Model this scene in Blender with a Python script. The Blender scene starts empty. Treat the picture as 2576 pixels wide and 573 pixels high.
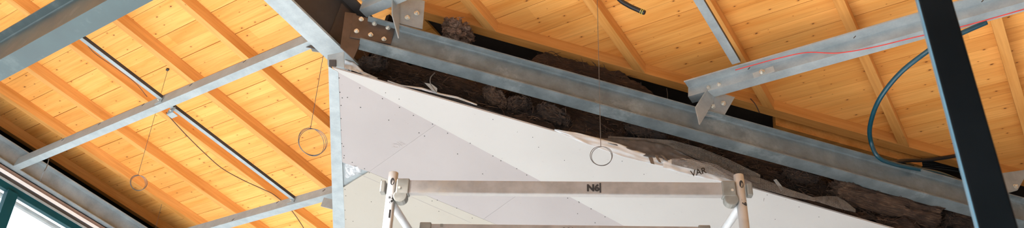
import bpy, math, random
from mathutils import Vector, Matrix, noise
random.seed(7)
SC = bpy.context.scene
COL = SC.collection
# ------------------------------------------------------------------ camera
FPX, PW, PH = 2061.5, 2576, 573
PITCH, ROLL, YAW, AL = 0.514938, 0.037097, -0.612957, 0.206267
cr, sr, cp, sp = math.cos(ROLL), math.sin(ROLL), math.cos(PITCH), math.sin(PITCH)
x0 = Vector((1, 0, 0)); y0 = Vector((0, -sp, cp)); f0 = Vector((0, cp, sp))
TURN = Matrix.Rotation(-YAW, 3, 'Z')
CX_ = TURN @ (cr*x0 + sr*y0); CY_ = TURN @ (-sr*x0 + cr*y0); CF_ = TURN @ f0
EYE = Vector((0, 0, 1.6))
cd = bpy.data.cameras.new('camera'); cam = bpy.data.objects.new('camera', cd); COL.objects.link(cam)
cd.sensor_fit = 'HORIZONTAL'; cd.sensor_width = 36; cd.lens = FPX/PW*36
cam.matrix_world = Matrix(((CX_.x, CY_.x, -CF_.x, EYE.x), (CX_.y, CY_.y, -CF_.y, EYE.y), (CX_.z, CY_.z, -CF_.z, EYE.z), (0, 0, 0, 1)))
cd.dof.use_dof = True; cd.dof.focus_distance = 6.8; cd.dof.aperture_fstop = 4.0
cd.clip_start = 0.05; cd.clip_end = 300
SC.camera = cam
# ------------------------------------------------------------------ light
SC.view_settings.view_transform = 'Standard'; SC.view_settings.look = 'None'
SC.view_settings.gamma = 1; SC.view_settings.use_curve_mapping = False
SC.view_settings.exposure = 0.42
w = bpy.data.worlds.new('world'); SC.world = w; w.use_nodes = True
bg = w.node_tree.nodes['Background']; bg.inputs['Color'].default_value = (0.80, 0.90, 1.0, 1); bg.inputs['Strength'].default_value = 1.8
sd = bpy.data.lights.new('sun', 'SUN'); sd.energy = 35; sd.angle = math.radians(2.0); sd.color = (1.0, 0.97, 0.94)
so = bpy.data.objects.new('sun', sd); COL.objects.link(so)
so.rotation_euler = Vector((0.62, 0.95, -0.58)).to_track_quat('-Z', 'Y').to_euler()

# ------------------------------------------------------------------ roof frame: u along boards, v down the rafters, n out of the roof
AU = Vector((1, 0, 0)); AV = Vector((0, math.cos(AL), -math.sin(AL))); AN = Vector((0, math.sin(AL), math.cos(AL)))
FR = Matrix(((AU.x, AV.x, AN.x, EYE.x), (AU.y, AV.y, AN.y, EYE.y), (AU.z, AV.z, AN.z, EYE.z), (0, 0, 0, 1)))
R3 = FR.to_3x3()
HN = Vector((.684, .7295, 0)).normalized(); HP = Vector((-HN.y, HN.x, 0))      # the hip line and its normal within the roof plane
ZL = R3.transposed() @ Vector((0, 0, 1))                                         # plumb direction seen in the roof frame
def ray(px, py):
    d = (px-PW/2)/FPX*CX_ - (py-PH/2)/FPX*CY_ + CF_
    return R3.transposed() @ d
def at(px, py, k, val):
    "point of the roof frame seen at a pixel, on the surface k = val"
    d = ray(px, py)
    q = {'u': d.x, 'v': d.y, 'n': d.z, 'w': d.dot(HP), 'z': d.dot(ZL), 'd': 1.0}[k]
    if k == 'z': val -= 1.6
    return d*(val/q)
def hs(s, w_, n): return HN*s + HP*w_ + Vector((0, 0, n))
def toW(p): return FR @ Vector(p)
def fromW(p): return FR.inverted() @ Vector(p)
def pix(p):
    d = toW(p)-EYE; q = d.dot(CF_)
    return (PW/2+FPX*d.dot(CX_)/q, PH/2-FPX*d.dot(CY_)/q)

# ------------------------------------------------------------------ materials
def newmat(name):
    m = bpy.data.materials.new(name); m.use_nodes = True
    nt = m.node_tree; return m, nt, nt.nodes['Principled BSDF']
def N(nt, t, **kw):
    n = nt.nodes.new(t)
    for k, v in kw.items():
        if k in n.inputs: n.inputs[k].default_value = v
        else: setattr(n, k, v)
    return n
def ramp(nt, fac, stops):
    r = N(nt, 'ShaderNodeValToRGB'); e = r.color_ramp.elements
    while len(e) < len(stops): e.new(.5)
    for i, (p, c) in enumerate(stops):
        e[i].position = p; e[i].color = tuple(c)+(1,) if len(c) == 3 else c
    nt.links.new(fac, r.inputs[0]); return r.outputs[0]
def mul(nt, a, b, f=1.0, mode='MULTIPLY'):
    m = N(nt, 'ShaderNodeMix', data_type='RGBA', blend_type=mode)
    if isinstance(f, (int, float)): m.inputs[0].default_value = f
    else: nt.links.new(f, m.inputs[0])
    for s, v in ((m.inputs[6], a), (m.inputs[7], b)):
        if isinstance(v, tuple): s.default_value = v if len(v) == 4 else v+(1,)
        else: nt.links.new(v, s)
    return m.outputs[2]
def mth(nt, op, a, b=None, c=None):
    m = N(nt, 'ShaderNodeMath', operation=op)
    for i, v in enumerate((a, b, c)):
        if v is None: continue
        if isinstance(v, (int, float)): m.inputs[i].default_value = v
        else: nt.links.new(v, m.inputs[i])
    return m.outputs[0]
def coords(nt, scale=(1, 1, 1), rnd=True):
    tc = N(nt, 'ShaderNodeTexCoord'); mp = N(nt, 'ShaderNodeMapping'); mp.inputs['Scale'].default_value = scale
    nt.links.new(tc.outputs['Object'], mp.inputs[0])
    if rnd:
        oi = N(nt, 'ShaderNodeObjectInfo'); k = mth(nt, 'MULTIPLY', oi.outputs['Random'], 37.0)
        cb = N(nt, 'ShaderNodeCombineXYZ')
        for i in range(3): nt.links.new(k, cb.inputs[i])
        nt.links.new(cb.outputs[0], mp.inputs['Location'])
    return mp.outputs[0]
def bump(nt, b, h, strength, dist=.01):
    n = N(nt, 'ShaderNodeBump'); n.inputs['Strength'].default_value = strength; n.inputs['Distance'].default_value = dist
    nt.links.new(h, n.inputs['Height']); nt.links.new(n.outputs[0], b.inputs['Normal'])

def wood(name, grain_axis, base, dark, knot, planks=False, knots=1.0, kscale=2.6):
    m, nt, b = newmat(name)
    L = nt.links
    s = [9, 9, 9]; s[grain_axis] = .7
    co = coords(nt, tuple(s), not planks)
    n1 = N(nt, 'ShaderNodeTexNoise', Scale=1.0, Detail=5.0, Roughness=.62, Distortion=.6); L.new(co, n1.inputs['Vector'])
    s = [55, 55, 55]; s[grain_axis] = 2.2
    co2 = coords(nt, tuple(s), not planks)
    n2 = N(nt, 'ShaderNodeTexNoise', Scale=1.0, Detail=3.0); L.new(co2, n2.inputs['Vector'])
    c = ramp(nt, n1.outputs[0], ((.3, dark), (.58, base), (.8, tuple(min(1, x*1.1) for x in base))))
    c2 = ramp(nt, n2.outputs[0], ((.32, (.86, .80, .74)), (.6, (1, 1, 1))))
    c = mul(nt, c, c2, .7)
    # knots
    s = [kscale*1.9]*3; s[grain_axis] = kscale
    ck = coords(nt, tuple(s), not planks)
    wp = N(nt, 'ShaderNodeTexNoise', Scale=2.5, Detail=2.0); L.new(ck, wp.inputs['Vector'])
    wv = N(nt, 'ShaderNodeMix', data_type='RGBA', blend_type='LINEAR_LIGHT'); wv.inputs[0].default_value = .05
    L.new(ck, wv.inputs[6]); L.new(wp.outputs[1], wv.inputs[7])
    vo = N(nt, 'ShaderNodeTexVoronoi', Scale=1.0, voronoi_dimensions='3D' if not planks else '2D'); L.new(wv.outputs[2], vo.inputs['Vector'])
    sepc = N(nt, 'ShaderNodeSeparateColor'); L.new(vo.outputs['Color'], sepc.inputs[0])
    size = mth(nt, 'MULTIPLY', mth(nt, 'POWER', sepc.outputs[0], 1.6), .115*knots)
    kf = mth(nt, 'DIVIDE', vo.outputs['Distance'], mth(nt, 'ADD', size, .004))
    kc = ramp(nt, kf, ((.35, knot), (.9, tuple(.5*(x+y) for x, y in zip(knot, base))), (1.0, (1, 1, 1))))
    kfac = ramp(nt, kf, ((.55, (1, 1, 1)), (.98, (.45, .45, .45)), (1.0, (0, 0, 0))))
    c = mul(nt, c, kc, kfac, 'MIX')
    halo = ramp(nt, mth(nt, 'MULTIPLY', kf, .4), ((.35, (.86, .70, .52)), (.95, (1, 1, 1))))
    c = mul(nt, c, halo, .8)
    if planks:
        tc = N(nt, 'ShaderNodeTexCoord'); sx = N(nt, 'ShaderNodeSeparateXYZ'); L.new(tc.outputs['Object'], sx.inputs[0])
        row = mth(nt, 'DIVIDE', mth(nt, 'SUBTRACT', sx.outputs[1], 2.42), .15)
        rf = mth(nt, 'FLOOR', row)
        wn = N(nt, 'ShaderNodeTexWhiteNoise', noise_dimensions='2D'); cb = N(nt, 'ShaderNodeCombineXYZ')
        seg = mth(nt, 'FLOOR', mth(nt, 'ADD', mth(nt, 'MULTIPLY', sx.outputs[0], .31), mth(nt, 'MULTIPLY', rf, .37)))
        L.new(rf, cb.inputs[0]); L.new(seg, cb.inputs[1]); L.new(cb.outputs[0], wn.inputs[0])
        tone = ramp(nt, wn.outputs[0], ((0, (.84, .76, .66)), (.5, (.98, .96, .92)), (1, (1.0, 1.0, 1.0))))
        c = mul(nt, c, tone, .85)
        fr = mth(nt, 'FRACT', row); e = mth(nt, 'MINIMUM', fr, mth(nt, 'SUBTRACT', 1.0, fr))
        ln = ramp(nt, e, ((0.0, (.55, .36, .2)), (.022, (1, 1, 1))))
        c = mul(nt, c, ln, .55)
    L.new(c, b.inputs['Base Color']); b.inputs['Roughness'].default_value = .62
    b.inputs['Specular IOR Level'].default_value = .25
    bump(nt, b, n2.outputs[0], .12, .004)
    return m
M = {}
M['planks'] = wood('ceiling_board_wood', 0, (.95, .49, .14), (.86, .37, .08), (.20, .075, .02), True, .62, 4.6)
M['rafter'] = wood('rafter_wood', 1, (.78, .39, .115), (.66, .29, .065), (.19, .07, .02), False, .7, 3.0)
M['hip'] = wood('hip_wood', 0, (.70, .33, .09), (.58, .235, .05), (.19, .07, .02), False, .7, 3.0)

def metal(name, a, b_, rough=.5, metallic=.35, scale=6.0, spangle=.5, streak=None, spots=None):
    m, nt, b = newmat(name); L = nt.links
    co = coords(nt, (1, 1, 1))
    n1 = N(nt, 'ShaderNodeTexNoise', Scale=scale, Detail=6.0, Roughness=.6); L.new(co, n1.inputs['Vector'])
    c = ramp(nt, n1.outputs[0], ((.34, a), (.66, b_)))
    vo = N(nt, 'ShaderNodeTexVoronoi', Scale=70.0); L.new(co, vo.inputs['Vector'])
    sp_ = ramp(nt, vo.outputs['Distance'], ((0, (.86, .88, .9)), (.7, (1, 1, 1))))
    c = mul(nt, c, sp_, spangle)
    if spots:
        n3 = N(nt, 'ShaderNodeTexNoise', Scale=2.3, Detail=7.0, Roughness=.7); L.new(co, n3.inputs['Vector'])
        c = mul(nt, c, spots, ramp(nt, n3.outputs[0], ((.56, (0, 0, 0)), (.66, (.8, .8, .8)))), 'MIX')
    L.new(c, b.inputs['Base Color'])
    b.inputs['Metallic'].default_value = metallic
    r = ramp(nt, n1.outputs[0], ((.3, (rough-.08,)*3), (.7, (rough+.1,)*3))); L.new(r, b.inputs['Roughness'])
    bump(nt, b, n1.outputs[0], .08, .004)
    return m
M['galv'] = metal('galvanised_steel', (.20, .235, .25), (.30, .345, .36), .5, .1)
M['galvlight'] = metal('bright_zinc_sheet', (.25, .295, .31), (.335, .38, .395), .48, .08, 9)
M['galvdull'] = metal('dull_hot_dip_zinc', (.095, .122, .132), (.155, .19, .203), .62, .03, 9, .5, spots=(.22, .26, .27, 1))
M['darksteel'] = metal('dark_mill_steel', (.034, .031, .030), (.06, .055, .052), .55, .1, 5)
M['brownsteel'] = metal('brown_primed_steel', (.055, .042, .035), (.10, .075, .06), .5, .3, 7, .3, spots=(.06, .05, .04, 1))
M['tealpaint'] = metal('grey_green_primer', (.055, .082, .088), (.072, .108, .115), .5, .1, 3, .15, spots=(.11, .145, .15, 1)); M['tealpaint'].node_tree.nodes['Principled BSDF'].inputs['Metallic'].default_value = 0
M['bluepaint'] = metal('petrol_blue_paint', (.002, .040, .050), (.003, .052, .064), .5, .0, 3, .1); M['bluepaint'].node_tree.nodes['Principled BSDF'].inputs['Specular IOR Level'].default_value = .15
M['sidelit'] = metal('window_lit_side_tone', (.07, .17, .24), (.09, .21, .29), .35, .0, 3, .1)  # light blue stands for window light on the post's left side
BP = M['postshade'] = metal('shaded_post_steel', (.002, .0035, .0045), (.004, .006, .0075), .42, .0, 3, .1)  # near-black puts the backlit post's shade into its colour
BP.node_tree.nodes['Principled BSDF'].inputs['Specular IOR Level'].default_value = .05
M['alu'] = metal('scaffold_aluminium', (.40, .43, .45), (.50, .535, .555), .42, .1, 12, .1)
M['alurail'] = metal('scuffed_aluminium_rail', (.20, .19, .18), (.27, .255, .24), .45, .3, 12, .1, spots=(.27, .24, .20, 1))
M['casting'] = metal('grey_cast_coupler', (.13, .13, .115), (.19, .19, .17), .5, .3, 15, .2)
M['bolt'] = metal('zinc_bolt', (.50, .50, .46), (.72, .72, .66), .35, .7, 30, .2)
M['whitepaint'] = metal('white_aluminium_strip', (.80, .81, .82), (.9, .9, .9), .5, 0, 3, .1)

def board(name, a, b_, scale=1.5):
    m, nt, b = newmat(name); L = nt.links
    co = coords(nt, (1, 1, 1), False)
    n1 = N(nt, 'ShaderNodeTexNoise', Scale=scale, Detail=4.0); L.new(co, n1.inputs['Vector'])
    c = ramp(nt, n1.outputs[0], ((.3, a), (.7, b_)))
    n2 = N(nt, 'ShaderNodeTexNoise', Scale=38.0, Detail=2.0); L.new(co, n2.inputs['Vector'])
    c = mul(nt, c, ramp(nt, n2.outputs[0], ((.22, (.80, .77, .74)), (.30, (1, 1, 1)))), .6)
    L.new(c, b.inputs['Base Color']); b.inputs['Roughness'].default_value = .85
    bump(nt, b, n2.outputs[0], .05, .003)
    return m
M['boardwhite'] = board('white_skimmed_board', (.335, .33, .318), (.362, .357, .345))
M['boardpink'] = board('grey_pink_board_paper', (.27, .252, .249), (.295, .277, .273))
M['boardcream'] = board('cream_board_paper', (.30, .284, .245), (.32, .304, .267))
M['film'] = board('white_membrane_film', (.50, .56, .60), (.66, .73, .78), 9)
M['foil'] = metal('crumpled_foil', (.22, .24, .25), (.50, .52, .54), .4, .4, 22, .4)
M['greynet'] = board('brown_grey_net', (.11, .095, .08), (.17, .145, .12), 14)
M['darknet'] = board('charcoal_fabric_net', (.045, .042, .04), (.10, .095, .09), 18)
M['palenet'] = board('pale_grey_net', (.17, .15, .135), (.24, .21, .19), 14)
def plain(name, c, rough=.5, metallic=0.0, noise_amt=.25):
    m, nt, b = newmat(name); co = coords(nt)
    n1 = N(nt, 'ShaderNodeTexNoise', Scale=25.0, Detail=3.0); nt.links.new(co, n1.inputs['Vector'])
    o = ramp(nt, n1.outputs[0], ((.3, tuple(x*(1-noise_amt) for x in c)), (.7, c)))
    nt.links.new(o, b.inputs['Base Color']); b.inputs['Roughness'].default_value = rough; b.inputs['Metallic'].default_value = metallic
    return m
M['black'] = plain('black_stencil_paint', (.012, .012, .013), .6)
M['bluehose'] = plain('petrol_blue_hose', (.004, .055, .085), .35)
M['blackhose'] = plain('black_rubber_hose', (.012, .013, .015), .4)
M['red'] = plain('red_cord', (.55, .04, .035), .6)
M['brownwire'] = plain('thin_brown_cable', (.10, .045, .025), .5)
M['wire'] = plain('galvanised_wire', (.17, .17, .17), .35, .6)
M['dirt'] = plain('dark_screw_head', (.03, .028, .028), .5)
M['yellow'] = plain('yellow_tape', (.55, .50, .08), .5)
M['concrete'] = plain('pale_screed', (.72, .73, .75), .8)
M['ground'] = plain('light_gravel', (.24, .24, .24), .9)
M['plaster'] = plain('light_plaster', (.30, .31, .32), .9)
M['gap'] = plain('roofing_felt', (.03, .02, .015), .95)
M['cavity'] = plain('painted_gap_shade', (.007, .006, .005), .95, 0, .6)  # near-black tone paints the shade of the gaps onto added walls
def straw(name, a, b_, c_):
    m, nt, b = newmat(name); L = nt.links
    co = coords(nt, (1, 1, 1), False)
    mp = N(nt, 'ShaderNodeMapping'); mp.inputs['Rotation'].default_value = (0, 0, -math.atan2(HN.y, HN.x)); L.new(co, mp.inputs[0])
    mp2 = N(nt, 'ShaderNodeMapping'); mp2.inputs['Scale'].default_value = (6, 60, 60); L.new(mp.outputs[0], mp2.inputs[0])
    n1 = N(nt, 'ShaderNodeTexNoise', Scale=1.0, Detail=4.0, Distortion=1.4); L.new(mp2.outputs[0], n1.inputs['Vector'])
    n2 = N(nt, 'ShaderNodeTexNoise', Scale=6.0, Detail=4.0); L.new(co, n2.inputs['Vector'])
    c = ramp(nt, n1.outputs[0], ((.3, a), (.52, b_), (.75, c_)))
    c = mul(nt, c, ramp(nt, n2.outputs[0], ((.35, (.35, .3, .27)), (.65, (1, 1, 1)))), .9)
    L.new(c, b.inputs['Base Color']); b.inputs['Roughness'].default_value = .9
    bump(nt, b, n1.outputs[0], .9, .02)
    return m
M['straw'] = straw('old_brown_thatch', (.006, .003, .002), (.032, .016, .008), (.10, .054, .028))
M['strawlit'] = straw('painted_lit_thatch', (.10, .06, .045), (.34, .22, .16), (.60, .44, .34))  # brighter thatch copy, the light on the pale clump painted in
M['strawpale'] = straw('pale_weathered_thatch', (.022, .012, .007), (.085, .046, .026), (.20, .125, .078))
m, nt, b = newmat('window_glass'); M['glass'] = m
tr = N(nt, 'ShaderNodeBsdfTransparent'); gl = N(nt, 'ShaderNodeBsdfGlossy'); gl.inputs['Roughness'].default_value = .02
tr.inputs['Color'].default_value = (.96, .99, 1, 1)
mx_ = N(nt, 'ShaderNodeMixShader'); mx_.inputs[0].default_value = .06
nt.links.new(tr.outputs[0], mx_.inputs[1]); nt.links.new(gl.outputs[0], mx_.inputs[2]); nt.links.new(mx_.outputs[0], nt.nodes['Material Output'].inputs[0])

# ------------------------------------------------------------------ mesh builder (coordinates of the roof frame unless world=True)
class MB:
    def __init__(s): s.v = []; s.f = []
    def add(s, vs, fs):
        o = len(s.v); s.v += [Vector(p) for p in vs]; s.f += [tuple(i+o for i in f) for f in fs]; return s
    def box(s, u0, u1, v0, v1, n0, n1):
        return s.add([(u, v, n) for u in (u0, u1) for v in (v0, v1) for n in (n0, n1)],
                     [(0, 1, 3, 2), (4, 6, 7, 5), (0, 4, 5, 1), (2, 3, 7, 6), (0, 2, 6, 4), (1, 5, 7, 3)])
    def obox(s, c, a, b, d, A, B, D):
        "box with centre c, axes A, B, D and half sizes a, b, d"
        c = Vector(c)
        return s.add([c+A*(i*a)+B*(j*b)+D*(k*d) for i in (-1, 1) for j in (-1, 1) for k in (-1, 1)],
                     [(0, 1, 3, 2), (4, 6, 7, 5), (0, 4, 5, 1), (2, 3, 7, 6), (0, 2, 6, 4), (1, 5, 7, 3)])
    def prism(s, sec, o, A, B, D, d0, d1, cut0=None, cut1=None):
        "section (a,b) in plane A,B at o, swept along D from d0 to d1; cut = function of (a,b) adding to d"
        n = len(sec); o = Vector(o)
        vs = [o+A*a+B*b+D*(d0+(cut0(a, b) if cut0 else 0)) for a, b in sec]+[o+A*a+B*b+D*(d1+(cut1(a, b) if cut1 else 0)) for a, b in sec]
        fs = [(i, (i+1) % n, n+(i+1) % n, n+i) for i in range(n)]+[tuple(reversed(range(n))), tuple(range(n, 2*n))]
        return s.add(vs, fs)
    def poly(s, pts, off):
        "flat polygon thickened by vector off"
        n = len(pts); pts = [Vector(p) for p in pts]; off = Vector(off)
        return s.add(pts+[p+off for p in pts], [tuple(range(n)), tuple(reversed(range(n, 2*n)))]+[(i, n+i, n+(i+1) % n, (i+1) % n) for i in range(n)])
    def tube(s, pts, r, seg=8, cap=True):
        pts = [Vector(p) for p in pts]; o = len(s.v); up = Vector((0, 0, 1)); prev = None
        for i, p in enumerate(pts):
            t = (pts[min(i+1, len(pts)-1)]-pts[max(i-1, 0)]).normalized()
            if prev is None:
                a = t.orthogonal().normalized()
            else:
                a = (prev-t*prev.dot(t)).normalized()
            prev = a; b = t.cross(a); rr = r[i] if isinstance(r, (list, tuple)) else r
            s.v += [p+(a*math.cos(2*math.pi*k/seg)+b*math.sin(2*math.pi*k/seg))*rr for k in range(seg)]
        for i in range(len(pts)-1):
            for k in range(seg):
                q = o+i*seg; s.f.append((q+k, q+(k+1) % seg, q+seg+(k+1) % seg, q+seg+k))
        if cap:
            s.f.append(tuple(o+k for k in reversed(range(seg)))); s.f.append(tuple(o+(len(pts)-1)*seg+k for k in range(seg)))
        return s
    def grid(s, fn, nu, nv, thick=None):
        o = len(s.v)
        for i in range(nu+1):
            for j in range(nv+1): s.v.append(Vector(fn(i/nu, j/nv)))
        for i in range(nu):
            for j in range(nv):
                a = o+i*(nv+1)+j; s.f.append((a, a+1, a+nv+2, a+nv+1))
        return s
    def build(s, name, mat, parent=None, world=False, smooth=False, bevel=0, solid=0):
        me = bpy.data.meshes.new(name)
        pts = s.v if world else [FR @ p for p in s.v]
        lo = Vector(tuple(min(p[i] for p in pts) for i in range(3))); hi = Vector(tuple(max(p[i] for p in pts) for i in range(3)))
        c = (lo+hi)/2
        keep = name == 'ceiling' or name.startswith('board_cover')
        rot = Matrix.Identity(3) if world else R3
        loc = EYE if keep else c
        rt = rot.transposed()
        me.from_pydata([tuple(rt @ (p-loc)) for p in pts], [], s.f); me.validate(); me.update()
        import bmesh
        bm = bmesh.new(); bm.from_mesh(me); bmesh.ops.recalc_face_normals(bm, faces=bm.faces); bm.to_mesh(me); bm.free()
        if smooth:
            for p in me.polygons: p.use_smooth = True
        o = bpy.data.objects.new(name, me); COL.objects.link(o)
        me.materials.append(M[mat] if isinstance(mat, str) else mat)
        mw = Matrix.Translation(loc) @ rot.to_4x4()
        if parent is not None:
            o.parent = parent; o.matrix_parent_inverse = Matrix.Identity(4)
            o.matrix_basis = parent_mw(parent).inverted() @ mw
        else: o.matrix_basis = mw
        if bevel:
            md = o.modifiers.new('bevel', 'BEVEL'); md.width = bevel; md.segments = 2; md.limit_method = 'ANGLE'; md.angle_limit = math.radians(50)
        if solid:
            md = o.modifiers.new('solid', 'SOLIDIFY'); md.thickness = solid; md.offset = 0
        return o
def parent_mw(o):
    return (parent_mw(o.parent) if o.parent else Matrix.Identity(4)) @ o.matrix_basis
def tag(o, label=None, cat=None, group=None, kind=None):
    if label: o['label'] = label
    if cat: o['category'] = cat
    if group: o['group'] = group
    if kind: o['kind'] = kind
    return o
def thing(name, loc, label, cat, group=None):
    o = bpy.data.objects.new(name, None); COL.objects.link(o); o.empty_display_size = .1
    o.matrix_basis = Matrix.Translation(toW(loc)) @ R3.to_4x4()
    return tag(o, label, cat, group)
def struct(o): o['kind'] = 'structure'; return o
def isec(h, b, tw, tf, r=.012):
    "I-section, bottom face at b=0"
    H, W_ = h, b/2; t = tw/2
    right = [(W_, 0), (W_, tf), (t+r, tf), (t+r*.3, tf+r*.3), (t, tf+r), (t, H-tf-r), (t+r*.3, H-tf-r*.3), (t+r, H-tf), (W_, H-tf), (W_, H)]
    return right+[(-a, c) for a, c in reversed(right)]
def bolt(mb_parent, c, nrm, r=.012, name='bolt', mat='bolt'):
    nrm = Vector(nrm).normalized(); A = nrm.orthogonal().normalized(); B = nrm.cross(A)
    g = MB()
    ring = [(r*1.7*math.cos(k*math.pi/8), r*1.7*math.sin(k*math.pi/8)) for k in range(16)]
    g.prism(ring, c, A, B, nrm, 0, r*.35)
    hexa = [(r*1.25*math.cos(k*math.pi/3), r*1.25*math.sin(k*math.pi/3)) for k in range(6)]
    g.prism(hexa, c, A, B, nrm, r*.35, r*1.2)
    ring = [(r*.65*math.cos(k*math.pi/6), r*.65*math.sin(k*math.pi/6)) for k in range(12)]
    g.prism(ring, c, A, B, nrm, r*1.2, r*2.0)
    return g.build(name, mat, mb_parent)
def spline(pts, n=10):
    pts = [Vector(p) for p in pts]; out = []
    P = [pts[0]*2-pts[1]]+pts+[pts[-1]*2-pts[-2]]
    for i in range(1, len(P)-2):
        for k in range(n):
            t = k/n
            out.append(.5*((2*P[i])+(P[i+1]-P[i-1])*t+(2*P[i-1]-5*P[i]+4*P[i+1]-P[i+2])*t*t+(3*P[i]-P[i-1]-3*P[i+1]+P[i+2])*t**3))
    out.append(pts[-1]); return out

U, V, NN = Vector((1, 0, 0)), Vector((0, 1, 0)), Vector((0, 0, 1))
D = 5.0        # roof boards
RB = 4.885     # underside of the rafters
W0 = 5.0       # near face of the hip timber

# ------------------------------------------------------------------ setting: floor, ground, roof boards, walls
fl = MB(); fl.box(-9.2, 5.5, -5, 12, -.2, 0); struct(fl.build('floor', 'concrete', world=True))
gr = MB(); gr.box(-60, 60, -40, 50, -.5, -.25); struct(gr.build('ground', 'ground', world=True))
cl = MB()
v = 2.42-.3*26; k = 0
gaps = {}
def hipv(u, w_): return (w_+HN.y*u)/HN.x      # v where the line w = w_ crosses u
while v < 9.5:
    g = random.choice((.002, .003, .007, .008)) if not (2 < v < 5) else random.choice((.006, .008, .003))
    v0, v1 = v+g/2, v+.3-g/2
    # left field reaches far down, right field stops behind the hip timber
    def rowpoly(uL, uR):
        cl.box(uL, uR, v0, v1, D, D+.025)
    uhip0 = (HN.x*v0-(W0+.09))/HN.y; uhip1 = (HN.x*v1-(W0+.09))/HN.y     # the boards lie on the timber
    rowpoly(-10.2, -4.0)
    a, b_ = max(-4.0, uhip0), max(-4.0, uhip1)
    if a < 6:
        cl.add([(a, v0, D), (6, v0, D), (6, v1, D), (b_, v1, D), (a, v0, D+.025), (6, v0, D+.025), (6, v1, D+.025), (b_, v1, D+.025)],
               [(0, 1, 2, 3), (7, 6, 5, 4), (0, 4, 5, 1), (1, 5, 6, 2), (2, 6, 7, 3), (3, 7, 4, 0)])
    v += .3
struct(cl.build('ceiling', 'planks'))
ft = MB(); ft.box(-10.2, 6, -5.4, 9.5, D+.03, D+.05); struct(ft.build('ceiling_felt', 'gap'))
# cavity over the plasterboard: added near-black walls paint its shade, behind and at the left end
A1 = (-3.93, 2.72); A2 = (-6.3, 5.75)
cw = MB(); 
def wallseg(mb, a, b_, n0, n1, t=.06):
    a = Vector((a[0], a[1], 0)); b_ = Vector((b_[0], b_[1], 0)); d = (b_-a).normalized(); q = Vector((-d.y, d.x, 0))*t
    mb.poly([a+NN*n0, b_+NN*n0, b_+NN*n1, a+NN*n1], q)
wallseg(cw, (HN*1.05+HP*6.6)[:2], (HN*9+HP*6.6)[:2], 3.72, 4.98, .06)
struct(cw.build('wall_shade_back', 'cavity'))
cw = MB(); cw.box(-4.26, -4.22, 3.15, 8.5, 3.72, 4.97); struct(cw.build('wall_shade_end', 'cavity'))
wr = MB(); wr.box(5.5, 5.6, -5, 12, -.2, 7.9); struct(wr.build('wall_right_block', 'plaster', world=True))  # unseen wall added to block light from the right
wr = MB(); wr.box(-10, 5.6, -5.1, -5, 4.6, 7.9); wr.box(-10, 5.6, -5.1, -5, -.2, .25); wr.box(-10, -9, -5.1, -5, .2, 4.65); wr.box(0.0, 5.6, -5.1, -5, .2, 4.65); struct(wr.build('wall_front_block', 'plaster', world=True))  # unseen wall behind the camera, added with an opening shaped for the sun patch
wl = MB(); wl.box(-9.80, -9.72, -5, 9.5, 4.50, 4.998); wl.prism([(-9.12, 4.125), (-9.72, 4.50), (-9.72, 4.55), (-9.12, 4.17)], (0, 0, 0), U, NN, V, -5, 9.5); struct(wl.build('wall_left_block', 'cavity'))  # added closure over the window beam, keeps outside light off the boards
wl = MB(); wl.box(-9.2, -9.0, -5, 10.4, 0, 1.5); struct(wl.build('wall_sun_block', 'plaster', world=True))  # added low wall, trims the sun patch on the floor
wr = MB(); wr.box(-10, 5.6, 10.4, 10.5, -.2, 5.2); struct(wr.build('wall_far', 'plaster', world=True))

# ------------------------------------------------------------------ rafters
rl = [(-9.50, 'rafter lying in shade beside the galvanised window beam'),
      (-8.88, 'pine rafter second out from the window beam, crossed near its top by the primed girder'),
      (-8.147, 'pine rafter third out from the window beam'),
      (-7.35, 'pine rafter running beside the long thin zinc profile on the left'),
      (-6.592, 'pine rafter of the left roof, next up from the thin zinc profile'),
      (-5.785, 'uppermost full pine rafter left of the big knee beam'),
      (-4.22, 'short pine rafter end glimpsed over the bolted knee joint'),
      (-3.42, 'short pine rafter meeting the hip timber above the pale thatch clump'),
      (-2.505, 'pine rafter meeting the hip timber right of the hanging wire with a ring'),
      (-1.685, 'pine rafter with the zinc profile running along its right edge'),
      (-.80, 'pine rafter ending on the hip timber beside the blue hose loop'),
      (.145, 'pale pine rafter to the right of the black post')]
def raf(u1, label):
    u0 = u1-.076; g = MB()
    if u1 < -4.6:
        g.box(u0, u1, -5, 9, RB, D-.001)
    else:
        va, vb = hipv(u0, W0-.001), hipv(u1, W0-.001)
        g.add([(u0, -5, RB), (u1, -5, RB), (u1, vb, RB), (u0, va, RB), (u0, -5, D-.001), (u1, -5, D-.001), (u1, vb, D-.001), (u0, va, D-.001)],
              [(0, 1, 2, 3), (7, 6, 5, 4), (0, 4, 5, 1), (1, 5, 6, 2), (2, 6, 7, 3), (3, 7, 4, 0)])
    tag(g.build('roof_rafter', 'rafter', bevel=.002), label, 'rafter', 'pine rafters of the roof')
for u1, lab in rl: raf(u1, lab)
g = MB(); g.prism([(0, RB), (.092, RB), (.092, D-.001), (0, D-.001)], HP*W0, HP, NN, HN, -.93, 9)
hip = MB(); hip.box(0, 9.9, 0, .092, 0, D-.001-RB)
o = hip.build('hip_timber', 'hip', bevel=.003)
o.matrix_basis = Matrix.Translation(toW(hs(-.93+4.95, W0+.046, (RB+D-.001)/2))) @ (R3 @ Matrix((HN, HP, NN)).transposed()).to_4x4()
tag(o, 'long pine hip timber running down right above the galvanised beam', 'roof timber')
# a second timber low in the cavity on the right
g = MB()
q_ = at(2160, 362, 'w', 5.12)
for s0, s1, w_, n_ in ((q_.dot(HN)-.80, q_.dot(HN)+.62, 5.12, q_.z-.05),):
    g.prism([(0, 0), (.05, 0), (.05, .13), (0, .13)], hs(0, w_, n_), HP, NN, HN, s0, s1)
tag(g.build('wall_plate', 'hip'), 'dim wooden plate lying deep in the gap under the right end of the hip timber', 'roof timber')

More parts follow.
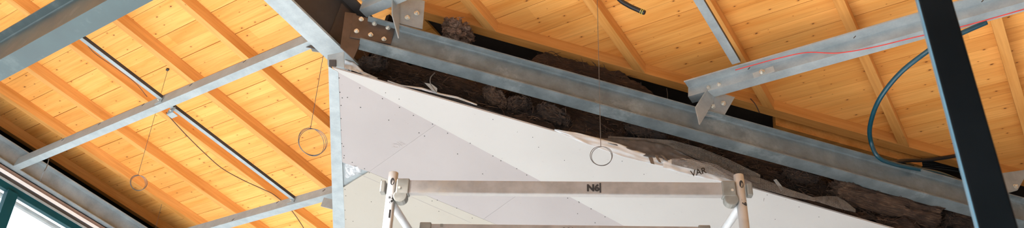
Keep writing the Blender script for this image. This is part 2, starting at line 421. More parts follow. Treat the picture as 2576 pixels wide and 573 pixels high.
# ------------------------------------------------------------------ steel frame
def ibeam(name, label, o, A, Dd, d0, d1, h, b, tw, tf, mat, group=None):
    g = MB(); g.prism(isec(h, b, tw, tf), o, A, NN, Dd, d0, d1)
    return tag(g.build(name, mat), label, 'steel beam', group)
# knee beam (parallel to the rafters), its bottom flange in bright zinc
kb = thing('knee_beam', (-4.06, 1.5, 4.0), 'big steel beam falling from the top centre to the bolted knee, dark web and pale flange', 'steel beam')
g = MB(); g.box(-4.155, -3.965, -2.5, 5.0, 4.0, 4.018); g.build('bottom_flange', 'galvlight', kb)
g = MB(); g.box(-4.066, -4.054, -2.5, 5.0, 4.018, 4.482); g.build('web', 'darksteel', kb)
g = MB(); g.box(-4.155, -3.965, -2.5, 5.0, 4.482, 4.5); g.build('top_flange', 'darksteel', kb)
a = at(862, 60, 'u', -4.05); b_ = at(905, 150, 'u', -4.05)
g = MB(); g.box(-4.054, -4.044, at(838, 60, 'u', -4.05).y, at(905, 120, 'u', -4.05).y+.10, 4.02, 4.44); g.build('stiffener_plate', 'brownsteel', kb)
# primed girder, top left, parallel to the boards
ibeam('primed_girder', 'heavy grey-green primed girder crossing the top left corner', (0, 1.57, 4.0), V, U, -9.0, -4.16, .59, .164, .012, .018, 'tealpaint')
# window beam
g = MB(); g.prism([(0, 0), (.09, 0), (.09, .012), (.012, .012), (.012, .218), (.09, .218), (.09, .23), (0, .23)], (-9.05, 0, 4.3), U, NN, V, -3, 10)
tag(g.build('window_head_beam', 'galv', bevel=.001), 'galvanised channel beam running over the window, bottom left', 'steel beam')
# main galvanised hip beam
onb = at(908, 100, 'w', 4.58)
rb = thing('galvanised_hip_beam', hs(-.9, 4.58, 3.98), 'long galvanised I-beam falling to the lower right under the hip timber', 'steel beam')
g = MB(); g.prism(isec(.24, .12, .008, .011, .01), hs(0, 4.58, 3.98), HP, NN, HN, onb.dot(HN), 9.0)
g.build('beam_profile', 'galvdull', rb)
def onweb(px, py, w_=4.57): return at(px, py, 'w', w_)
MB().poly([onweb(*p, 4.577) for p in ((868, 30), (896, 34), (911, 98), (889, 148), (856, 118))], HP*.010).build('end_plate', 'brownsteel', rb, bevel=.001)
pl = [onweb(*p, 4.568) for p in ((889, 36), (996, 63), (983, 111), (880, 93))]
g = MB(); g.poly(pl, HP*.008); o = g.build('splice_plate', 'brownsteel', rb, bevel=.002)
for p in ((908.7, 48.8), (941.9, 60.3), (976, 70.5), (896.9, 78.5), (932.4, 87.9), (965.6, 98.7)):
    bolt(o, onweb(*p, 4.568), -HP, .011)
# cleats standing on the hip beam
wc = 4.55
def cleat(fin, plate, bolts, label, wp=4.55):
    t = thing('angle_cleat', at(*plate[0], 'w', wp), label, 'bracket', 'galvanised cleats on the hip beam')
    q = [at(*p, 'w', wp) for p in plate]
    MB().poly(q, HP*.008).build('back_plate', 'galv', t, bevel=.001)
    f = [at(p[0], p[1], 'w', p[2]) for p in fin]      # fin folded towards the room from the plate's left edge
    MB().poly(f, HN*.008).build('fin_plate', 'galvlight', t)
    for b in bolts: bolt(t, at(*b, 'w', wp), -HP, .012)
    return t
cleat(((1005, -14, wc), (985, -14, wc-.085), (985, 38, wc-.08), (1001, 96, wc-.03), (1003, 60, wc)), ((1006, -14), (1069, 2), (1063, 73), (1001, 58)), ((1048, 34), (1024.5, 45)), 'upright galvanised cleat with two bolts right of the bolted knee')
cleat(((1797, 229, wc), (1777, 225, wc-.05), (1748, 270, wc-.07), (1758, 313, wc-.06), (1792, 257, wc-.01)), ((1797, 229), (1849, 244), (1819, 296), (1762, 290)), ((1819, 260.5), (1793, 268)), 'tilted galvanised cleat under the end of the right zinc purlin')
cleat(((2512, 436, wc), (2494, 440, wc-.05), (2486, 470, wc-.07), (2506, 510, wc-.06), (2532, 480, wc-.01)), ((2512, 436), (2590, 425), (2560, 478), (2486, 500)), ((2554, 469),), 'galvanised cleat at the right edge, half hidden by the black post')

# ------------------------------------------------------------------ light gauge members
def csec(h, b, t, lip=0.0):
    "web at a=0, bottom and top flange towards +a"
    return [(0, 0), (b, 0), (b, t+lip), (b-t, t+lip), (b-t, t), (t, t), (t, h-t), (b, h-t), (b, h), (0, h)] if lip else [(0, 0), (b, 0), (b, t), (t, t), (t, h-t), (b, h-t), (b, h), (0, h)]
def channel(label, n_b, v_w, u0, u1, h, b, slots=()):
    t = thing('cross_channel', (u0, v_w, n_b), label, 'steel channel', 'zinc channels spanning across the left roof')
    MB().prism(csec(h, b, .003, .012), (0, v_w, n_b), V, NN, U, u0, u1).build('channel_profile', 'galvlight', t)
    for px, py in slots:
        p = at(px, py, 'v', v_w-.001); g = MB(); g.obox(p, .018, .001, .004, (U+NN*.6).normalized(), V, (NN-U*.6).normalized()); g.build('slot', 'dirt', t)
    return t
CB = 4.3
c1 = channel('zinc channel crossing the left roof from the window beam up to the knee beam', CB, .62*CB, -8.955, -4.42, .114, .075, ((158, 351), (250, 311), (360, 263), (480, 213), (615, 154)))
g = MB(); g.poly([at(*p, 'v', .62*CB+.04) for p in ((772, 107), (767, 118), (803, 124))], V*.003); g.build('painted_end_shade', 'brownsteel', c1)  # dark triangle painted in for the shaded open end of the channel
g = MB(); g.poly([at(*p, 'v', .62*CB+.06) for p in ((782, 121), (785, 129), (822, 134), (822, 125))], V*.003); g.build('end_tab', 'galvlight', c1)
c2 = channel('zinc channel low on the left roof, ending behind the metal corner strip', CB, 1.023*CB, -8.955, -5.02, .10, .09, ((586, 552), (698, 508), (815, 478)))
g = MB(); q = [at(*p, 'v', 1.023*CB-.03) for p in ((815, 496), (846, 503), (846, 528), (806, 518))]; g.poly(q, V*.012); g.build('end_bracket', 'galv', c2, bevel=.002)
# thin profiles hanging along the rafters
def profile(label, u0, n_b, v0, v1, w_=.045, h=.032, mat='galvlight', flip=1):
    t = thing('hanging_profile', (u0, v0, n_b), label, 'metal profile', 'thin zinc profiles parallel to the rafters')
    MB().prism([(0, 0), (w_, 0), (w_, h), (w_-.002, h), (w_-.002, .002), (.002, .002), (.002, h), (0, h)], (u0, 0, n_b), U, NN, V, v0, v1).build('profile_strip', mat, t)
    MB().box(u0+w_-.0005, u0+w_+.0012, v0, v1, n_b+.001, n_b+h).build('painted_side_shade', 'darksteel', t)  # dark strip paints the shade on the profile's side
    return t
PN = CB+.06; pu = -1.475*PN
vch1 = .62*CB; vch2 = 1.023*CB
p1 = profile('thin zinc profile piece between the primed girder and the first channel', pu, PN, 1.66, vch1-.004)
p2 = profile('thin zinc profile piece between the two channels of the left roof', pu, PN, vch1+.08, vch2-.004)
def clip(parent, c, a=.05):
    g = MB(); g.obox(Vector(c), a, .0025, .032, U, V, NN); g.obox(Vector(c)+V*.03-NN*.03, a, .03, .002, U, V, NN)
    o = g.build('clip_angle', 'galvlight', parent); bolt(o, Vector(c)-V*.003, -V, .008); return o
clip(p1, (pu+.0, vch1-.006, CB+.055)); clip(p2, (pu+.07, vch1+.11, CB-.005), .045); clip(p2, (pu+.0, vch2-.006, CB+.055))
# Z purlins on the right
def zpurlin(label, vw, n_b, u0, u1, h=.10, b=.075, bolts=(), splice=None, mark=()):
    t = thing('zinc_purlin', (u0, vw, n_b), label, 'steel purlin', 'zinc purlins resting over the hip beam')
    sec = [(0, 0), (b, 0), (b, .014), (b-.003, .014), (b-.003, .003), (.003, .003), (.003, h), (-b, h), (-b, h-.014), (-b+.003, h-.014), (-b+.003, h-.003), (0, h-.003)]
    MB().prism(sec, (0, vw, n_b), V, NN, U, u0, u1).build('purlin_profile', 'galvlight', t)
    for p in bolts: bolt(t, at(*p, 'v', vw-.001), -V, .010)
    if splice:
        q = [at(*p, 'v', vw-.006) for p in splice]; MB().poly(q, V*.005).build('splice_plate', 'galv', t)
    for px, py in mark:
        p = at(px, py, 'v', vw-b-.001); g = MB(); g.obox(p, .012, .001, .003, (U+NN).normalized(), V, (NN-U).normalized()); g.build('slot', 'dirt', t)
    return t
ZN = 4.4; zv = 1.036*ZN
ul = at(1731, 237, 'v', zv).x
zpurlin('long zinc purlin on the right with a red cord lying along it', zv, ZN, ul, 5.4, 0.10, .085, ((1783, 220), (1809, 213)), mark=((1884, 172), (2150, 93), (2472, 2)))
u9 = at(905, 33, 'v', .60*ZN).x
zp = zpurlin('short zinc purlin passing behind the upright cleat at the top centre', .602*ZN, ZN, -3.93, -2.2, .10, .085)
p3 = profile('broad zinc profile beside the rafter right of centre, ending on the right purlin', -1.665, 4.515, -1, zv-.09, .066, .03, 'galv')
g = MB(); q = [at(*p, 'v', zv-.09) for p in ((1892, 184), (1945, 165), (1949, 179), (1897, 197))]; g.poly(q, V*.004); o = g.build('clip_angle', 'galvlight', p3, bevel=.001); bolt(o, at(1917, 181, 'v', zv-.091), -V, .012)

# ------------------------------------------------------------------ window, bottom left (plane u = -9)
WU = -9.02
def wn(px, py): return at(px, py, 'u', WU)
def strip(name, mat, y0, y1, th=.03, out=0.0, parent=None, lab=None, cat=None):
    "strip parallel to the rafters; y0,y1 = rows where its edges cross column 100"
    n1, n0 = wn(100, y0).z, wn(100, y1).z
    v0 = -3
    g = MB(); g.box(WU-th+out, WU+out, v0, 10, n0, n1)
    o = g.build(name, mat, parent)
    if parent is None: tag(o, lab, cat)
    return o
M['lath'] = plain('pinkish_lath', (.30, .19, .14), .8)
wf = thing('window', wn(40, 540), 'petrol blue framed window under the galvanised beam, bottom left corner', 'window')
wf['kind'] = 'structure'; wf.name = 'window_1'
strip('trim_1', 'brownsteel', 472, 482.5, .05, .0, None); bpy.data.objects['trim_1']['kind'] = 'structure'
bpy.data.objects['trim_1'].data.materials[0] = M['lath']
strip('head_strip', 'whitepaint', 482.5, 491, .05, .012, wf)
strip('head_cover', 'darksteel', 491, 502, .06, 0, wf)
strip('head_flashing', 'galvlight', 502, 508, .06, .01, wf)
strip('window_frame', 'bluepaint', 508, 526, .07, .0, wf)
nfb = wn(100, 526).z
# mullion, plumb
def plumb(name, mat, px0, px1, py, out, th, parent):
    a = at(px0, py, 'u', WU); b_ = at(px1, py, 'u', WU)
    wa, wb = toW(a), toW(b_)
    y0_, y1_ = min(wa.y, wb.y), max(wa.y, wb.y)
    ztop = toW((WU, a.y, nfb+.01)).z
    g = MB(); X = toW((WU, 0, 0)).x
    zt0 = ztop-math.tan(AL)*(y0_-wa.y); zt1 = ztop-math.tan(AL)*(y1_-wa.y)
    xs = (X-th+out, X+out)
    g.add([(x, y, z) for x in xs for (y, z) in ((y0_, 0.0), (y1_, 0.0), (y1_, zt1), (y0_, zt0))],
          [(0, 1, 2, 3), (7, 6, 5, 4), (0, 4, 5, 1), (1, 5, 6, 2), (2, 6, 7, 3), (3, 7, 4, 0)])
    return g.build(name, mat, parent, world=True)
plumb('mullion', 'bluepaint', 10, 39, 500, .03, .09, wf)
for dy in (1.3, 2.6, 3.9):
    m0 = wn(25, 515); y = toW(m0).y+dy
    g = MB(); zt = toW((WU, 0, nfb)).z-math.tan(AL)*(y-0); X = toW((WU, 0, 0)).x
    zt = toW((WU, fromW((X, y, 2)).y, nfb)).z; zt = toW(m0).z-math.tan(AL)*dy+.1
    g.box(X-.06, X+.03, y-.05, y+.05, 0, zt); g.build('mullion', 'bluepaint', wf, world=True)
g = MB(); X = toW((WU, 0, 0)).x
g.box(X-.03, X-.026, -3, 10, 0, 3.0); 
gg = MB(); gg.add([(WU-.035, -3, nfb), (WU-.035, 9, nfb), (WU-.035, 9, 0.2), (WU-.035, -3, -1.2)], [(0, 1, 2, 3)]); gg.build('pane', 'glass', wf, solid=.004)
# eave board outside
ue = -9.82; ne = at(100, 541, 'u', ue).z; ng = at(100, 549, 'u', ue).z
sf_ = MB(); sf_.prism([(-9.10, nfb+.01), (ue, ne), (ue, ne+.03), (-9.10, nfb+.04)], (0, 0, 0), U, NN, V, -5, 9.5); struct(sf_.build('ceiling_eave', 'whitepaint'))
eb = MB(); eb.box(ue-.06, ue-.005, -5, 9.5, ng, ne+.10); tag(eb.build('eave_gutter', 'galv'), 'grey eave board seen outside through the window glass', 'eave board')

# ------------------------------------------------------------------ plasterboard soffit (plane n = 3.7)
SN = 3.7
def s_(px, py): return at(px, py, 'n', SN)
def pbd(name, mat, pts, label, dz=0.0):
    q = [Vector(p) if len(p) == 3 else s_(*p) for p in pts]
    q = [Vector((p.x, p.y, SN+dz)) for p in q]
    c = sum(q, Vector())/len(q)
    q = [p+(c-p).normalized()*.0008 for p in q]
    g = MB(); g.poly(q, NN*.0125)
    return tag(g.build(name, mat), label, 'plasterboard', 'plasterboard sheets of the soffit')
TL = s_(829, 168); TR = s_(2240, 573)
far = TR+HN*3.0
cr1, cr2 = s_(849, 181), s_(1555, 560); crd = (cr2-cr1).normalized(); crE = cr2+crd*3.0
lc0, lc1, lc2 = s_(858, 406), s_(928, 432), s_(1216, 551); lcd = (lc2-lc1).normalized(); lcE = lc2+lcd*3.5
LE0, LE1 = s_(851, 181), s_(868, 573); led = (LE1-LE0).normalized(); LEE = LE1+led*1.6
j1a, j1b = s_(928, 432), s_(1095, 315)
j2a, j2b = s_(1216, 551), s_(1345, 488)
def online(p, a, d): return a+d*((p-a).dot(d))
j1b = online(j1b, cr1, crd); j2b = online(s_(1352, 455), cr1, crd)
b1 = pbd('plasterboard_sheet', 'boardwhite', [TL+HN*.02, TR, far, far+HP*1.6, crE, cr2, cr1], 'long bright white plasterboard strip along the upper edge of the soffit')
b2 = pbd('plasterboard_sheet', 'boardpink', [LE0, cr1+crd*.01, j1b, j1a, s_(915, 428), s_(858, 407)], 'grey-pink plasterboard at the upper left of the soffit, faint printed marks', .001)
b3 = pbd('plasterboard_sheet', 'boardpink', [j1b, j2b, j2a, j1a], 'grey-pink plasterboard in the middle of the soffit above the scaffold rail', .001)
b4 = pbd('plasterboard_sheet', 'boardpink', [j2b, cr2, crE, lcE, j2a], 'grey-pink plasterboard low in the soffit between the two scaffold rails', .001)
b5 = pbd('plasterboard_sheet', 'boardcream', [s_(862, 472), s_(905, 445), lc1, lc2, lcE, lcE+crd.cross(NN)*-.0+Vector((-1.5, 1.5, 0)), LEE, LE1], 'cream plasterboard at the lower left of the soffit behind the scaffold pole', .0)
# fine pencil/joint line in the cream board
g = MB(); q0, q1 = s_(900, 436), s_(1185, 560); d = (q1-q0).normalized(); sd_ = NN.cross(d)*.0016
g.poly([q0-sd_-NN*.0002, q1-sd_-NN*.0002, q1+sd_-NN*.0002, q0+sd_-NN*.0002], -NN*.0006); g.build('joint_line', 'boardpink', b5)
def screw(parent, px, py, r=.0042):
    p = s_(px, py); g = MB(); g.prism([(r*math.cos(k*math.pi/4), r*math.sin(k*math.pi/4)) for k in range(8)], p, U, V, NN, -.0015, .002); return g.build('screw_head', 'dirt', parent)
for p in ((853, 196), (855, 232), (861, 246), (874, 245), (858, 265), (905, 221), (907, 270), (962, 248), (978, 302), (1005, 270), (858, 298), (858, 327), (860, 361), (864, 368), (866, 391), (865, 397), (886, 408), (917, 424), (1040, 290), (1068, 342), (1054, 334), (1088, 312)): screw(b2, *p)
for p in ((929, 434), (1126, 335), (1151, 387), (1183, 360), (1240, 392), (1214, 437), (1260, 404), (1300, 424), (1149, 523), (1087, 505), (1100, 503), (1325, 440)): screw(b3, *p)
for p in ((1428, 498), (1457, 509), (1487, 525), (1456, 507), (1522, 545), (1453, 537), (1497, 560), (1390, 478)): screw(b4, *p)
for p in ((868, 476), (870, 492), (868, 528), (870, 551), (888, 556), (934, 507), (1104, 531), (1188, 548), (1050, 488), (960, 452)): screw(b5, *p)
for p in ((1004, 249), (970, 233), (1240, 300), (1340, 345), (1565, 405), (1620, 438), (1930, 490), (2010, 520), (2060, 545), (1950, 551), (1420, 403), (1355, 370)): screw(b1, *p, .0034)
# bright metal corner strip along the left edge
ce = MB(); off = Vector((-led.y, led.x, 0)); off = off if off.x > 0 else -off
C0 = s_(826, 166); C1 = s_(838, 573); 
C0e = C0; C1e = C1+(C1-C0).normalized()*1.7
ce.poly([C0e, C0e+(LE0-C0e)*1.0, LE1, LEE, C1e], -NN*.0015)
ct = thing('corner_strip', C0, 'pale zinc corner strip down the left edge of the plasterboard soffit', 'metal strip')
ce.build('face_strip', 'galvlight', ct)
MB().poly([C0e, C1e, C1e+NN*.08, C0e+NN*.08], off*.0015).build('upstand', 'galvlight', ct)
g = MB(); q = [s_(*p)+NN*.0135 for p in ((856, 398), (938, 436), (905, 455), (862, 478))]; g.poly(q, NN*.002)
pt = tag(g.build('backing_sheet', 'galv'), 'bare zinc sheet showing in the gap between the pink and cream plasterboards', 'metal sheet')
g = MB()
def foilf(a, b):
    p = s_(868+40*a, 412+38*b+8*a)
    return p+NN*(.008-.012*abs(noise.noise(Vector((a*4, b*4, 3.3))))*2)
g.grid(lambda a, b: foilf(a, b*(1-a*.6)), 14, 10); tag(g.build('crumpled_foil', 'foil', solid=.001), 'small crumpled scrap of silver foil stuck in the plasterboard gap', 'foil')
# faint printed marks on the pink board
def text_mesh(txt, bold=0.0):
    cu = bpy.data.curves.new('t', 'FONT'); cu.body = txt; cu.offset = bold; cu.resolution_u = 3
    o = bpy.data.objects.new('t', cu); COL.objects.link(o)
    bpy.context.view_layer.update()
    me = bpy.data.meshes.new_from_object(o.evaluated_get(bpy.context.evaluated_depsgraph_get()))
    vs = [v.co.copy() for v in me.vertices]; fs = [tuple(p.vertices) for p in me.polygons]
    bpy.data.objects.remove(o); bpy.data.curves.remove(cu); bpy.data.meshes.remove(me)
    return vs, fs
def text_on(parent, txt, o, A, B, size, mat, lift, nrm, name='stencil_mark', bold=.02, world=False):
    vs, fs = text_mesh(txt, bold)
    lo = min(v.x for v in vs); hi = max(v.x for v in vs); mx = (lo+hi)/2; my = (min(v.y for v in vs)+max(v.y for v in vs))/2
    g = MB(); g.add([Vector(o)+A*((v.x-mx)*size)+B*((v.y-my)*size)+nrm*lift for v in vs], fs)
    return g.build(name, mat, parent, world=world)
c = s_(1002, 364); A = (s_(1018, 358)-s_(986, 371)).normalized()
text_on(b2, 'OIS', c, A, (A.cross(NN)).normalized()*1, .075, plain('faint_grey_print', (.36, .335, .325), .9), .0008, -NN, 'printed_mark', 0)

# ------------------------------------------------------------------ thatch stuff over the boards
def topn(s):
    x = pix(hs(s, 5.2, 4.5))[0]
    f = 1/(1+math.exp(-(x-1290)/22))/(1+math.exp((x-1640)/40))
    return 4.15+.52*f
def bank(a, b):
    s = -1.0+8.6*a
    if b < .45:
        t = b/.45; w_ = 4.70+.10*math.sin(t*2.2)+.07*t; n_ = 3.716+(topn(s)-3.716)*t
    else:
        t = (b-.45)/.55; w_ = 4.85+1.5*t; n_ = topn(s)-.05*t
    q = Vector((s*3.2, w_*5, n_*8))
    d = noise.fractal(q, .9, 2.1, 4)*.055+abs(noise.noise(Vector((s*14, n_*16, w_*16))))*.05+noise.noise(Vector((s*5, n_*70, w_*60)))*.012
    d += max(0, noise.noise(Vector((s*2.1, n_*3, 9)))-.1)*.16+noise.fractal(Vector((s*11, n_*34+s*6, w_*20)), .8, 2.2, 3)*.022
    if b > .97: d = 0
    d *= 1-.55*math.exp(-((b-.46)/.10)**2)
    n_ = max(3.716, n_+d*.7); w_ -= d*.55
    s = max(s, (-3.93+.7295*w_)/.684)
    return hs(s, w_, n_)
g = MB(); g.grid(bank, 620, 60)
bk = tag(g.build('old_thatch', 'straw', smooth=True), 'dark brown fibrous old thatch packed between the galvanised beam and the soffit', 'thatch', kind='stuff')
g = MB()
for i in range(4200):
    s = random.uniform(-.9, 7.4); b = random.uniform(.02, .8)
    p = bank((s+1)/8.6, b); d = (HN*random.uniform(-1, 1)*1.2+Vector((random.gauss(0, .35), random.gauss(0, .35), random.gauss(0, .35)))).normalized()
    l = random.uniform(.02, .10)*(1 if i % 5 else 1.5); p = p-HP*.012+NN*.0
    if p.z < 3.73: continue
    g.tube([p, p+d*l*.5-HP*random.uniform(.002, .012), p+d*l+NN*random.uniform(-.015, .01)], [.0032*random.uniform(.5, 1.3), .0026, .0008], 3)
g.build('loose_straw', 'strawpale', bk)['kind'] = 'stuff'
def lump(name, c, A, B, Cc, ra, rb_, rc, mat, label, seed=0, amp=.35, ends=0, group=None, cat='clump'):
    g = MB(); c = Vector(c); nu, nv = 70, 60
    def f(a, b):
        th = math.pi*a; ph = 2*math.pi*b
        x = math.cos(th); r = math.sin(th)
        if ends: x = math.copysign(abs(x)**.45, x); r = min(1, r*1.9)**.6
        d = Vector((x, r*math.cos(ph), r*math.sin(ph)))
        k = 1+amp*1.5*noise.fractal(Vector((d.x*2.2+seed, d.y*3.6, d.z*3.6)), .7, 2.3, 6)+.10*abs(noise.noise(Vector((d.x*3+seed, math.cos(ph)*9, math.sin(ph)*9))))
        return c+A*(d.x*ra*(1+.35*(k-1)))+B*(d.y*rb_*k)+Cc*(d.z*rc*k)
    g.grid(f, nu, nv)
    o = g.build(name, mat, smooth=True)
    rs = random.Random(seed); st = MB(); big = 1 if ra < .3 else 2.2
    for i in range(int(95*big)):
        p = f(rs.uniform(.04, .96), rs.random()); q = (p-c).normalized()
        d = (A*rs.gauss(0, 1)*(1.6 if ends else 1)+B*rs.gauss(0, .6)+Cc*rs.gauss(0, .6)).normalized(); d = (d-q*d.dot(q)*.8).normalized()
        l = rs.uniform(.02, .075); k_ = d.cross(q)*rs.uniform(-.4, .4)*l
        st.tube([p-d*l*.5, p+k_*.4+q*.006, p+d*l*.5+k_+q*rs.uniform(-.004, .016)], [.002, .0028*rs.uniform(.5, 1.4), .0006], 4)
    st.build('loose_straw', 'strawlit' if mat == 'strawlit' else 'strawpale', o)['kind'] = 'stuff'
    return tag(o, label, cat, group)
def clumpat(px, py, w_, ra, rb_, rc, mat, label, seed, tilt=0.0, ends=0, amp=.35, name='thatch_clump'):
    c = at(px, py, 'w', w_); A = (HN+NN*tilt).normalized(); Cc = (NN-HN*tilt).normalized()
    return lump(name, c, A, HP, Cc, ra, rb_, rc, mat, label, seed, amp, ends, 'clumps of old thatch')
clumpat(1152, 80, 4.90, .13, .09, .062, 'strawlit', 'pale thatch clump with its lit tone painted in, lying on the beam beside the upright cleat', 3, -.25, 0, .55)
clumpat(1248, 244, 4.72, .11, .06, .05, 'strawpale', 'curled brown thatch clump hanging below the beam above the soffit middle', 8, -.5)
clumpat(1305, 262, 4.71, .10, .06, .05, 'straw', 'dark twisted thatch clump next to the curled brown one', 12, .3)
clumpat(1395, 290, 4.71, .14, .07, .055, 'straw', 'dark thatch clump bulging below the beam left of the hanging ring', 17, -.3)
clumpat(1625, 333, 4.72, .16, .07, .045, 'straw', 'thatch clump above the torn netting under the beam', 21, -.1)
clumpat(2015, 440, 4.73, .14, .07, .05, 'straw', 'thatch clump just right of the netting and the scaffold pole top', 27, 0)
clumpat(940, 160, 4.72, .10, .06, .05, 'straw', 'small dark thatch clump tucked behind the knee beam end', 31, .4)
clumpat(2225, 512, 4.74, .43, .10, .088, 'strawpale', 'thick bark-like thatch bundle with a blunt end, near the black post', 41, -.035, 1, .22, 'thatch_bundle')
clumpat(2420, 556, 4.76, .18, .09, .06, 'straw', 'brown thatch bundle running in behind the foot of the black post', 45, -.03, 1, .3, 'thatch_bundle')

# ------------------------------------------------------------------ netting and membranes
def sheet(name, mat, pts_top, pts_bot, w0, w1, label, cat, nu=60, nv=10, amp=.012, seed=0, thick=.0015, net=0, tear=False, group=None):
    "ribbon between two pixel polylines; top edge lies on w1, bottom edge on w0"
    def interp(P, t):
        xs = [p[0] for p in P]; x = xs[0]+(xs[-1]-xs[0])*t
        for (xa, ya), (xb, yb) in zip(P, P[1:]):
            if xa <= x <= xb: return x, ya+(yb-ya)*(x-xa)/(xb-xa)
        return P[-1]
    def f(a, b):
        xa, ya = interp(pts_top, a); xb, yb = interp(pts_bot, a)
        w_ = w0+(w1-w0)*b+amp*noise.noise(Vector((a*9+seed, b*3, seed)))*1.5
        return at(xb+(xa-xb)*b, yb+(ya-yb)*b, 'w', w_)
    g = MB(); g.grid(f, nu, nv)
    o = g.build(name, mat, smooth=not net)
    if net:
        md = o.modifiers.new('net', 'WIREFRAME'); md.thickness = net; md.use_replace = True; md.use_even_offset = False
    else:
        md = o.modifiers.new('solid', 'SOLIDIFY'); md.thickness = thick
    return tag(o, label, cat, group)
# pale film along the board edge (left, middle, right)
sheet('membrane_film', 'film', [(868, 148), (890, 155), (915, 180), (950, 196)], [(866, 172), (890, 178), (915, 188), (950, 199)], 4.62, 4.66, 'crinkled white film with small print tucked behind the knee beam end', 'film', 40, 8, .02, 1)
sheet('membrane_film', 'film', [(975, 202), (1010, 214), (1060, 220), (1110, 235), (1150, 243), (1200, 262)], [(975, 204.5), (1010, 216), (1060, 225), (1110, 239), (1150, 248), (1200, 265)], 4.60, 4.63, 'thin white film edge curling over the upper soffit edge left of the middle', 'film', 60, 6, .012, 5)
sheet('membrane_film', 'film', [(1395, 325), (1450, 333), (1510, 348), (1560, 362), (1600, 378), (1640, 392), (1675, 400)], [(1395, 328), (1450, 352), (1510, 374), (1560, 392), (1600, 402), (1640, 412), (1675, 420)], 4.595, 4.60, 'torn white membrane lying over the soffit edge beside the hanging ring', 'film', 60, 8, .010, 9)
vf = sheet('membrane_film', 'film', [(1668, 402), (1720, 398), (1780, 412), (1830, 440), (1880, 462)], [(1668, 422), (1720, 436), (1780, 450), (1830, 460), (1880, 472)], 4.585, 4.60, 'white printed membrane drooping over the soffit edge above the right scaffold coupler', 'film', 50, 10, .008, 13)
sheet('netting', 'palenet', [(1690, 399), (1740, 400), (1800, 414), (1850, 440), (1890, 459)], [(1690, 412), (1740, 424), (1800, 440), (1850, 455), (1890, 470)], 4.575, 4.588, 'pale grey net draped over the printed white membrane', 'netting', 60, 7, .006, 17, net=.005)
sheet('shade_fabric', 'darknet', [(1500, 345), (1560, 350), (1620, 352), (1680, 366), (1730, 392), (1760, 406)], [(1500, 350), (1560, 368), (1620, 392), (1680, 402), (1730, 403), (1760, 408)], 4.60, 4.63, 'charcoal mesh fabric hanging torn over the soffit edge right of the ring', 'netting', 60, 10, .012, 23)
for i, (xa, ya, xb, yb) in enumerate(((1634, 388, 1642, 412), (1650, 390, 1661, 408), (1665, 390, 1678, 404))):
    a = at(xa, ya, 'w', 4.60); b_ = at(xb, yb, 'w', 4.585); d = (b_-a).normalized(); q = HN*(.018 if i == 0 else .013)
    g = MB(); g.poly([a-q, a+q, b_+q*.8, b_-q*.8], HP*.0015)
    g.build('torn_strip', 'greynet', bpy.data.objects['shade_fabric'])
sheet('netting', 'greynet', [(1530, 343), (1600, 347), (1690, 353), (1760, 372), (1830, 400), (1912, 440)], [(1530, 347), (1600, 353), (1690, 372), (1760, 402), (1830, 436), (1912, 460)], 4.64, 4.66, 'brown-grey net strip lying along the thatch above the right scaffold coupler', 'netting', 105, 10, .012, 29, net=.006)
sheet('netting', 'greynet', [(1700, 396), (1770, 418), (1860, 440), (1915, 449), (1990, 478), (2050, 497)], [(1700, 404), (1770, 428), (1860, 460), (1915, 474), (1990, 494), (2050, 506)], 4.615, 4.63, 'brown-grey net edging the soffit behind the right scaffold pole', 'netting', 150, 8, .006, 31, net=.0045)
sheet('netting', 'greynet', [(2045, 496), (2080, 493), (2105, 494), (2130, 508), (2152, 526)], [(2045, 503), (2080, 514), (2105, 522), (2130, 528), (2152, 533)], 4.62, 4.65, 'small humped piece of net on the soffit edge below the thatch bundle', 'netting', 46, 12, .008, 37, net=.0045)
sheet('netting', 'darknet', [(1000, 210), (1100, 235), (1200, 266), (1300, 300), (1400, 327), (1500, 351)], [(1000, 213), (1100, 240), (1200, 271), (1300, 305), (1400, 332), (1500, 355)], 4.63, 4.64, 'thin dark net edge running along the left half of the soffit edge', 'netting', 200, 3, .004, 41, net=.003)
# VAR print on the membrane
c = at(1757, 432, 'w', 4.568); A = (at(1780, 427, 'w', 4.568)-at(1740, 437, 'w', 4.568)).normalized(); Bq = (at(1756, 420, 'w', 4.568)-at(1760, 440, 'w', 4.568)).normalized()
text_on(vf, 'VAR', c, A, Bq, .075, 'black', .0, -HP, 'printed_letters', .01)
# grey wire scraps in the thatch
def cable(name, mat, pts, r, label, cat, n=10, seg=8, group=None):
    return tag(MB().tube(spline(pts, n), r, seg).build(name, mat, smooth=True), label, cat, group)
cable('wire_scrap', 'wire', [at(1094, 183, 'w', 4.60), at(1083, 196, 'w', 4.59), at(1084, 213, 'w', 4.60), at(1098, 233, 'w', 4.60)], .004, 'twisted grey wire scrap sticking out of the thatch below the beam', 'wire')
g = MB(); q = [at(*p, 'w', 4.60) for p in ((1068, 208), (1086, 211), (1100, 222), (1099, 234), (1086, 226))]; g.poly(q, HP*.002)
tag(g.build('metal_scrap', 'galv'), 'small bent zinc scrap beside the twisted wire on the soffit edge', 'metal scrap')
g = MB(); q = [at(*p, 'w', 4.63) for p in ((1946, 452), (1953, 450), (1972, 474), (1966, 480))]; g.poly(q, HP*.003)
tag(g.build('metal_scrap', 'galv'), 'thin zinc scrap leaning on the thatch right of the netting', 'metal scrap')
# plate and film by the top of the corner strip
g = MB(); q = [at(*p, 'v', 2.50) for p in ((824, 138), (865, 130), (866, 170), (824, 164))]; g.poly(q, V*.003)
hp_ = tag(g.build('hanger_plate', 'galvlight'), 'pale zinc plate between the knee beam flange and the soffit corner', 'metal plate')
g = MB(); q = [at(*p, 'v', 2.495) for p in ((828, 150), (845, 150), (845, 168), (828, 166))]; g.poly(q, V*.002); g.build('dark_slot', 'darksteel', hp_)

